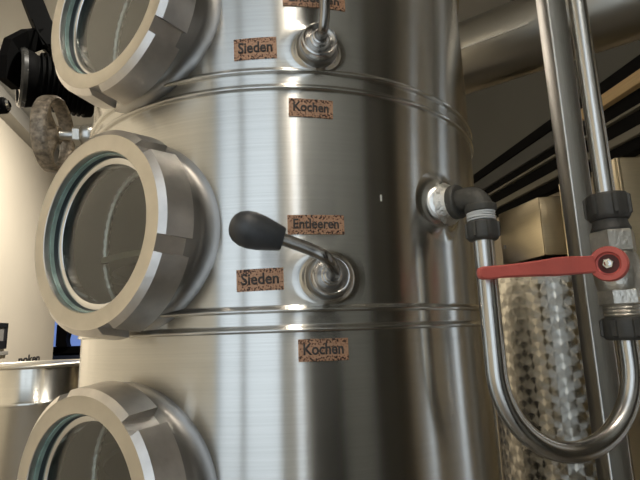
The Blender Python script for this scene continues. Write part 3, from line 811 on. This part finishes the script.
# ------------------------------------------------------------------ left foreground / background
# steel barrel
bY = 1.9; br = at(77, 366, bY); rB = .20
bcx = br.x - rB * math.cos(math.radians(27)) ; bcy = bY + rB * math.sin(math.radians(27)) * -1 + .12
bcx, bcy = br.x - rB * .88, br.y + .06
zt = at(30, 364.5, bcy - rB * .9).z; zband = at(30, 404, bcy - rB * .9).z
brl = thing('steel_barrel', 'shiny steel barrel with rolled rim at the lower left', 'barrel', (bcx, bcy, 0))
prof = [(0, rB * .98), (.01, rB), (zband - .012, rB), (zband - .006, rB + .005), (zband, rB + .006), (zband + .006, rB + .004), (zband + .010, rB), (zt - .008, rB)]
obj('body', lathe(prof, (bcx, bcy, 0), (0, 0, 1), seg=160), brushed('barrel_steel', (.74, .72, .66), .24, .8, grain=.02), brl, ang=60)
obj('rim', closed_lathe([(zt - .008 + .008 * math.cos(t), rB + .001 + .008 * math.sin(t)) for t in [2 * PI * k / 12 for k in range(12)]], (bcx, bcy, 0), (0, 0, 1), 160), M['nutface'], brl, ang=60)
obj('lid', lathe([(zt - .006, rB - .004), (zt - .003, rB * .9), (zt - .003, .01)], (bcx, bcy, 0), (0, 0, 1), seg=96), M['steel'], brl)

def on_left(px, py, out=0.):
    d = ray(px, py); t = (VL + out) / d.dot(v); p = d * t; return Vector((p.x, p.y, p.z + ZC))
# lettering on the cream wall
pa, pb = on_left(18, 364), on_left(39, 364)
ph_ = on_left(27, 352).z - on_left(27, 366).z
bm = text_bm('noken')
xs = [q.co.x for q in bm.verts]; ys = [q.co.y for q in bm.verts]
wx = max(xs) - min(xs); g_ = bmesh.ops.extrude_face_region(bm, geom=bm.faces[:]); tp_ = {q for q in g_['geom'] if isinstance(q, bmesh.types.BMVert)}
W_ = (pb - pa).dot(u); y0_ = min(ys); hh = max(ys) - y0_
for q in bm.verts:
    fx = (q.co.x - min(xs)) / wx; fy = (q.co.y - y0_) / hh; o_ = .004 if q in tp_ else .0
    q.co = rp(VL + o_, pa.dot(u) + W_ * fx, pa.z - ph_ * .05 + ph_ * .62 * fy)
tag(obj('wall_lettering', bm, M['ink'], smooth=False), 'small dark lettering on the cream wall just above the barrel rim', 'lettering')
# black framed opening with grey box at the very left edge
fa, fb = on_left(-22, 322), on_left(5.5, 322); f0, f1_ = on_left(0, 349).z, on_left(0, 323).z
ua, ub_ = fa.dot(u), fb.dot(u)
pic = thing('picture_frame', 'black framed grey picture on the cream wall at the left edge', 'picture', rp(VL, (ua + ub_) / 2, f0))
bm = bmesh.new(); t = .035
for (a0, a1, z0, z1) in ((ua, ub_, f1_ - t, f1_), (ua, ub_, f0, f0 + t * 1.8), (ub_ - t, ub_, f0, f1_), (ua, ua + t, f0, f1_)):
    add_box(bm, rp(VL + .012, (a0 + a1) / 2, (z0 + z1) / 2), (.024, a1 - a0, z1 - z0), v, u, Zv)
obj('frame', bm, M['frame_black'], pic, smooth=False)
obj('picture', rbox(VL, VL + .008, ua + t, ub_ - t, f0 + t, f1_ - t), M['greybox'], pic, smooth=False)
led = obj('wall_ledge', rbox(VL, VL + .03, ua, ub_ + .03, f0 - .05, f0 - .02, .004), M['trimgrey'], ang=40)
tag(led, 'narrow grey ledge on the cream wall below the black framed picture', 'ledge')

# back room beyond the end of the cream wall: dark furniture before a blue-lit window
def far(px, py, uu):
    d = ray(px, py); t = uu / d.dot(u); p = d * t; return Vector((p.x, p.y, p.z + ZC))
w0 = far(50, 300, UF - .02); w1 = far(95, 347, UF - .02)
win = bmesh.new(); add_box(win, rp((w0.dot(v) + w1.dot(v)) / 2, UF - .02, (w0.z + w1.z) / 2), (w1.dot(v) - w0.dot(v), .03, w0.z - w1.z), v, u, Zv)
struct(obj('window_4', win, M['bluepane'], smooth=False))
s0 = far(50, 347, UF - .3); s1 = far(95, 352, UF - .3)
sh = obj('dark_shelf', rbox(s0.dot(v), s1.dot(v), UF - .45, UF, s1.z, s0.z, .005), M['black'], ang=40)
tag(sh, 'dark shelf board below the blue window, beside the end of the cream wall', 'shelf')
s0 = far(50, 352, UF - .35); s1 = far(95, 372, UF - .35)
ct_ = obj('counter', rbox(s0.dot(v), s1.dot(v), UF - .4, UF - .01, 0, s0.z - .05, .005), M['darkblue'], ang=40)
tag(ct_, 'dark blue counter under the shelf in the back room', 'counter')
k0 = far(57, 326, UF - .6); k1 = far(68, 347, UF - .6)
kk = bmesh.new()
pr = [(0, 0), (1, 0), (.72, .35), (.85, .7), (1.0, .88), (.45, 1.0), (.0, 1.1)]
lo = [kk.verts.new(rp(k0.dot(v) + (k1.dot(v) - k0.dot(v)) * a, UF - .62, k1.z + (k0.z - k1.z) * b)) for a, b in pr]
hi = [kk.verts.new(rp(k0.dot(v) + (k1.dot(v) - k0.dot(v)) * a, UF - .42, k1.z + (k0.z - k1.z) * b)) for a, b in pr]
kk.faces.new(lo); kk.faces.new(hi)
for i in range(len(pr)): kk.faces.new((lo[i], lo[(i + 1) % len(pr)], hi[(i + 1) % len(pr)], hi[i]))
bmesh.ops.bevel(kk, geom=kk.edges[:], offset=.012, segments=2, affect='EDGES')
tag(obj('machine', kk, M['black'], ang=40), 'black machine standing on the dark shelf in front of the blue window', 'machine')

# ------------------------------------------------------------------ black spotlight, upper left
sY = 1.25
spot = thing('ceiling_spotlight', 'black ribbed spotlight hanging from a bracket at the upper left', 'spotlight', at(28, 0, sY))
c0 = at(27, 79, sY - .02); c1 = at(84, 92, sY + .10); axs = (c0 - c1).normalized()
LL = (c0 - c1).length
axs = Vector((-.80, -.60, -.05)).normalized()
rs = .070
bm = bmesh.new()
prof = [(-.17, .06), (-.168, .074)]
for k in range(10):
    a = -.150 + k * .013; prof += [(a, .078), (a + .004, .078), (a + .005, .069), (a + .012, .069)]
prof += [(-.015, .074), (.0, .078), (.006, .078)]
add_lathe(bm, prof, c0, axs, seg=64)
house = obj('housing', bm, M['blackp'], spot, ang=30)
obj('lens_ring', closed_lathe([(.004, .070), (.004, .080), (.014, .081), (.020, .077), (.020, .070)], c0, axs, 64), mat('black_ring', (.03, .03, .028), .25), spot)
obj('lens', lathe([(.006, .069), (.010, .069), (.014, .055), (.018, .03), (.019, .005)], c0, axs, seg=48), mat('dark_lens', (.006, .006, .006), .08), spot)
obj('rear_box', box(at(75, 82, sY + .12), (.14, .14, .13), bev=.012), M['blackp'], spot, ang=40)
# yoke
yk = [at(9, 84, sY - .05), at(10, 62, sY - .05), at(14, 48, sY - .04), at(28, 41, sY - .02), at(44, 38, sY + .02), at(60, 52, sY + .06)]
def ysect(i): return [(.012, .030), (.012, -.030), (-.012, -.030), (-.012, .030)]
obj('yoke', sweep(yk, 1, sect=ysect), M['blackp'], spot, smooth=False)
top = at(31, 2, sY); up_ = Vector((top.x - .25, top.y + .1, HC))
ar = [at(52, 46, sY + .02), at(40, 20, sY), at(33, 2, sY), at(22, -28, sY)]
ar.append(Vector((ar[-1].x - .06, ar[-1].y, HC)))
def asect(i): return [(.026, .014), (.026, -.014), (-.026, -.014), (-.026, .014)]
obj('arm', sweep(ar, 1, sect=asect), M['blackp'], spot, smooth=False)
obj('cable', sweep(smooth_path([at(33, 20, sY - .02), at(37, 30, sY - .03), at(43, 40, sY - .02), at(52, 52, sY + .02)], 8), .003, seg=10), M['blackp'], spot)
# small black pointer lamp at the edge
c2 = at(-3, 106, 1.1); ax2 = Vector((.9, .25, .18)).normalized()
sp2 = thing('small_lamp', 'small black cylinder lamp with a bright tip, cut by the left edge under the spotlight', 'lamp', c2)
obj('body', lathe([(-.08, .016), (-.078, .020), (.018, .020), (.022, .017)], c2, ax2, seg=40), M['blackp'], sp2)
obj('tip', lathe([(.020, .010), (.022, .0145), (.027, .0120), (.030, .005)], c2, ax2, seg=40), M['polish'], sp2)
obj('mounting_arm', sweep([c2 - ax2 * .07, c2 - ax2 * .10 + Vector((-.02, 0, .2)), Vector((c2.x - .12, c2.y, HC))], .008, seg=12), M['blackp'], sp2)

# ------------------------------------------------------------------ added lamps, out of view
def added_ceiling_lamp(vv, uu, length, width, label, st):
    t = thing('added_ceiling_lamp', label, 'lamp', rp(vv, uu, HC), 'added ceiling lamps')
    obj('housing', rbox(vv - width / 2 - .01, vv + width / 2 + .01, uu - length / 2 - .01, uu + length / 2 + .01, HC - .05, HC, .004), M['greybox'], t, ang=40)
    m = mat('added_diffuser_glow', (1, 1, 1), .5, emis=(1, .88, .74), estr=st)
    obj('diffuser', rbox(vv - width / 2, vv + width / 2, uu - length / 2, uu + length / 2, HC - .07, HC - .048, .004), m, t, ang=40)
added_ceiling_lamp(-.25, 2.9, 1.4, .3, 'long warm ceiling lamp added behind the tower, hidden by it, to brighten the left wall', 4)  # added out of view to brighten the left wall
added_ceiling_lamp(.005, -.6, 1.0, .09, 'narrow warm ceiling lamp added right behind the viewer for the streak in the tower', 30)  # added for the warm vertical streak in the shell

def added_washer(vv, uu, watts, label, tgt):  # added spot fixture, brightens the cream wall from out of view
    p = rp(vv, uu, HC - .16); d = (rp(*tgt) - p).normalized()
    t = thing('added_wall_washer', label, 'lamp', rp(vv, uu, HC))
    obj('stem', lathe([(0, .03), (.006, .03), (.007, .008), (.10, .008)], rp(vv, uu, HC), (0, 0, -1), seg=24), M['blackp'], t)
    obj('shade', closed_lathe([(-.06, .03), (-.055, .034), (.06, .07), (.06, .066), (-.05, .028)], p, d, 40), M['blackp'], t)
    obj('bulb', lathe([(-.045, .012), (-.03, .025), (-.01, .03), (.010, .022), (.018, .004)], p, d, seg=32), mat('added_bulb_glow', (1, 1, 1), .5, emis=(1, .84, .62), estr=6), t)
    ld = bpy.data.lights.new('added_lamp_beam', 'SPOT'); ld.energy = watts; ld.spot_size = math.radians(125); ld.spot_blend = .8; ld.color = (1, .94, .84); ld.shadow_soft_size = .05
    lo = bpy.data.objects.new('added_lamp_beam', ld); C.objects.link(lo); lo.location = p + d * .07; lo.rotation_euler = d.to_track_quat('-Z', 'Y').to_euler()
added_washer(.15, 3.0, 300, 'unseen black spot lamp added behind the tower to brighten the cream wall', (VL, 3.6, 1.2))
added_washer(.25, .9, 122, 'unseen black spot lamp added above the tower to brighten the near part of the cream wall', (VL, .6, 1.2))

# daylight through the windows
w = bpy.data.worlds.new('sky'); bpy.context.scene.world = w; w.use_nodes = True
bg = w.node_tree.nodes['Background']; bg.inputs[0].default_value = (.80, .90, 1.0, 1); bg.inputs[1].default_value = 1.1

vs = bpy.context.scene.view_settings
vs.view_transform = 'Standard'; vs.look = 'None'; vs.gamma = 1; vs.exposure = .28; vs.use_curve_mapping = False
bpy.context.scene.cycles.max_bounces = 10
bpy.context.scene.cycles.use_denoising = True
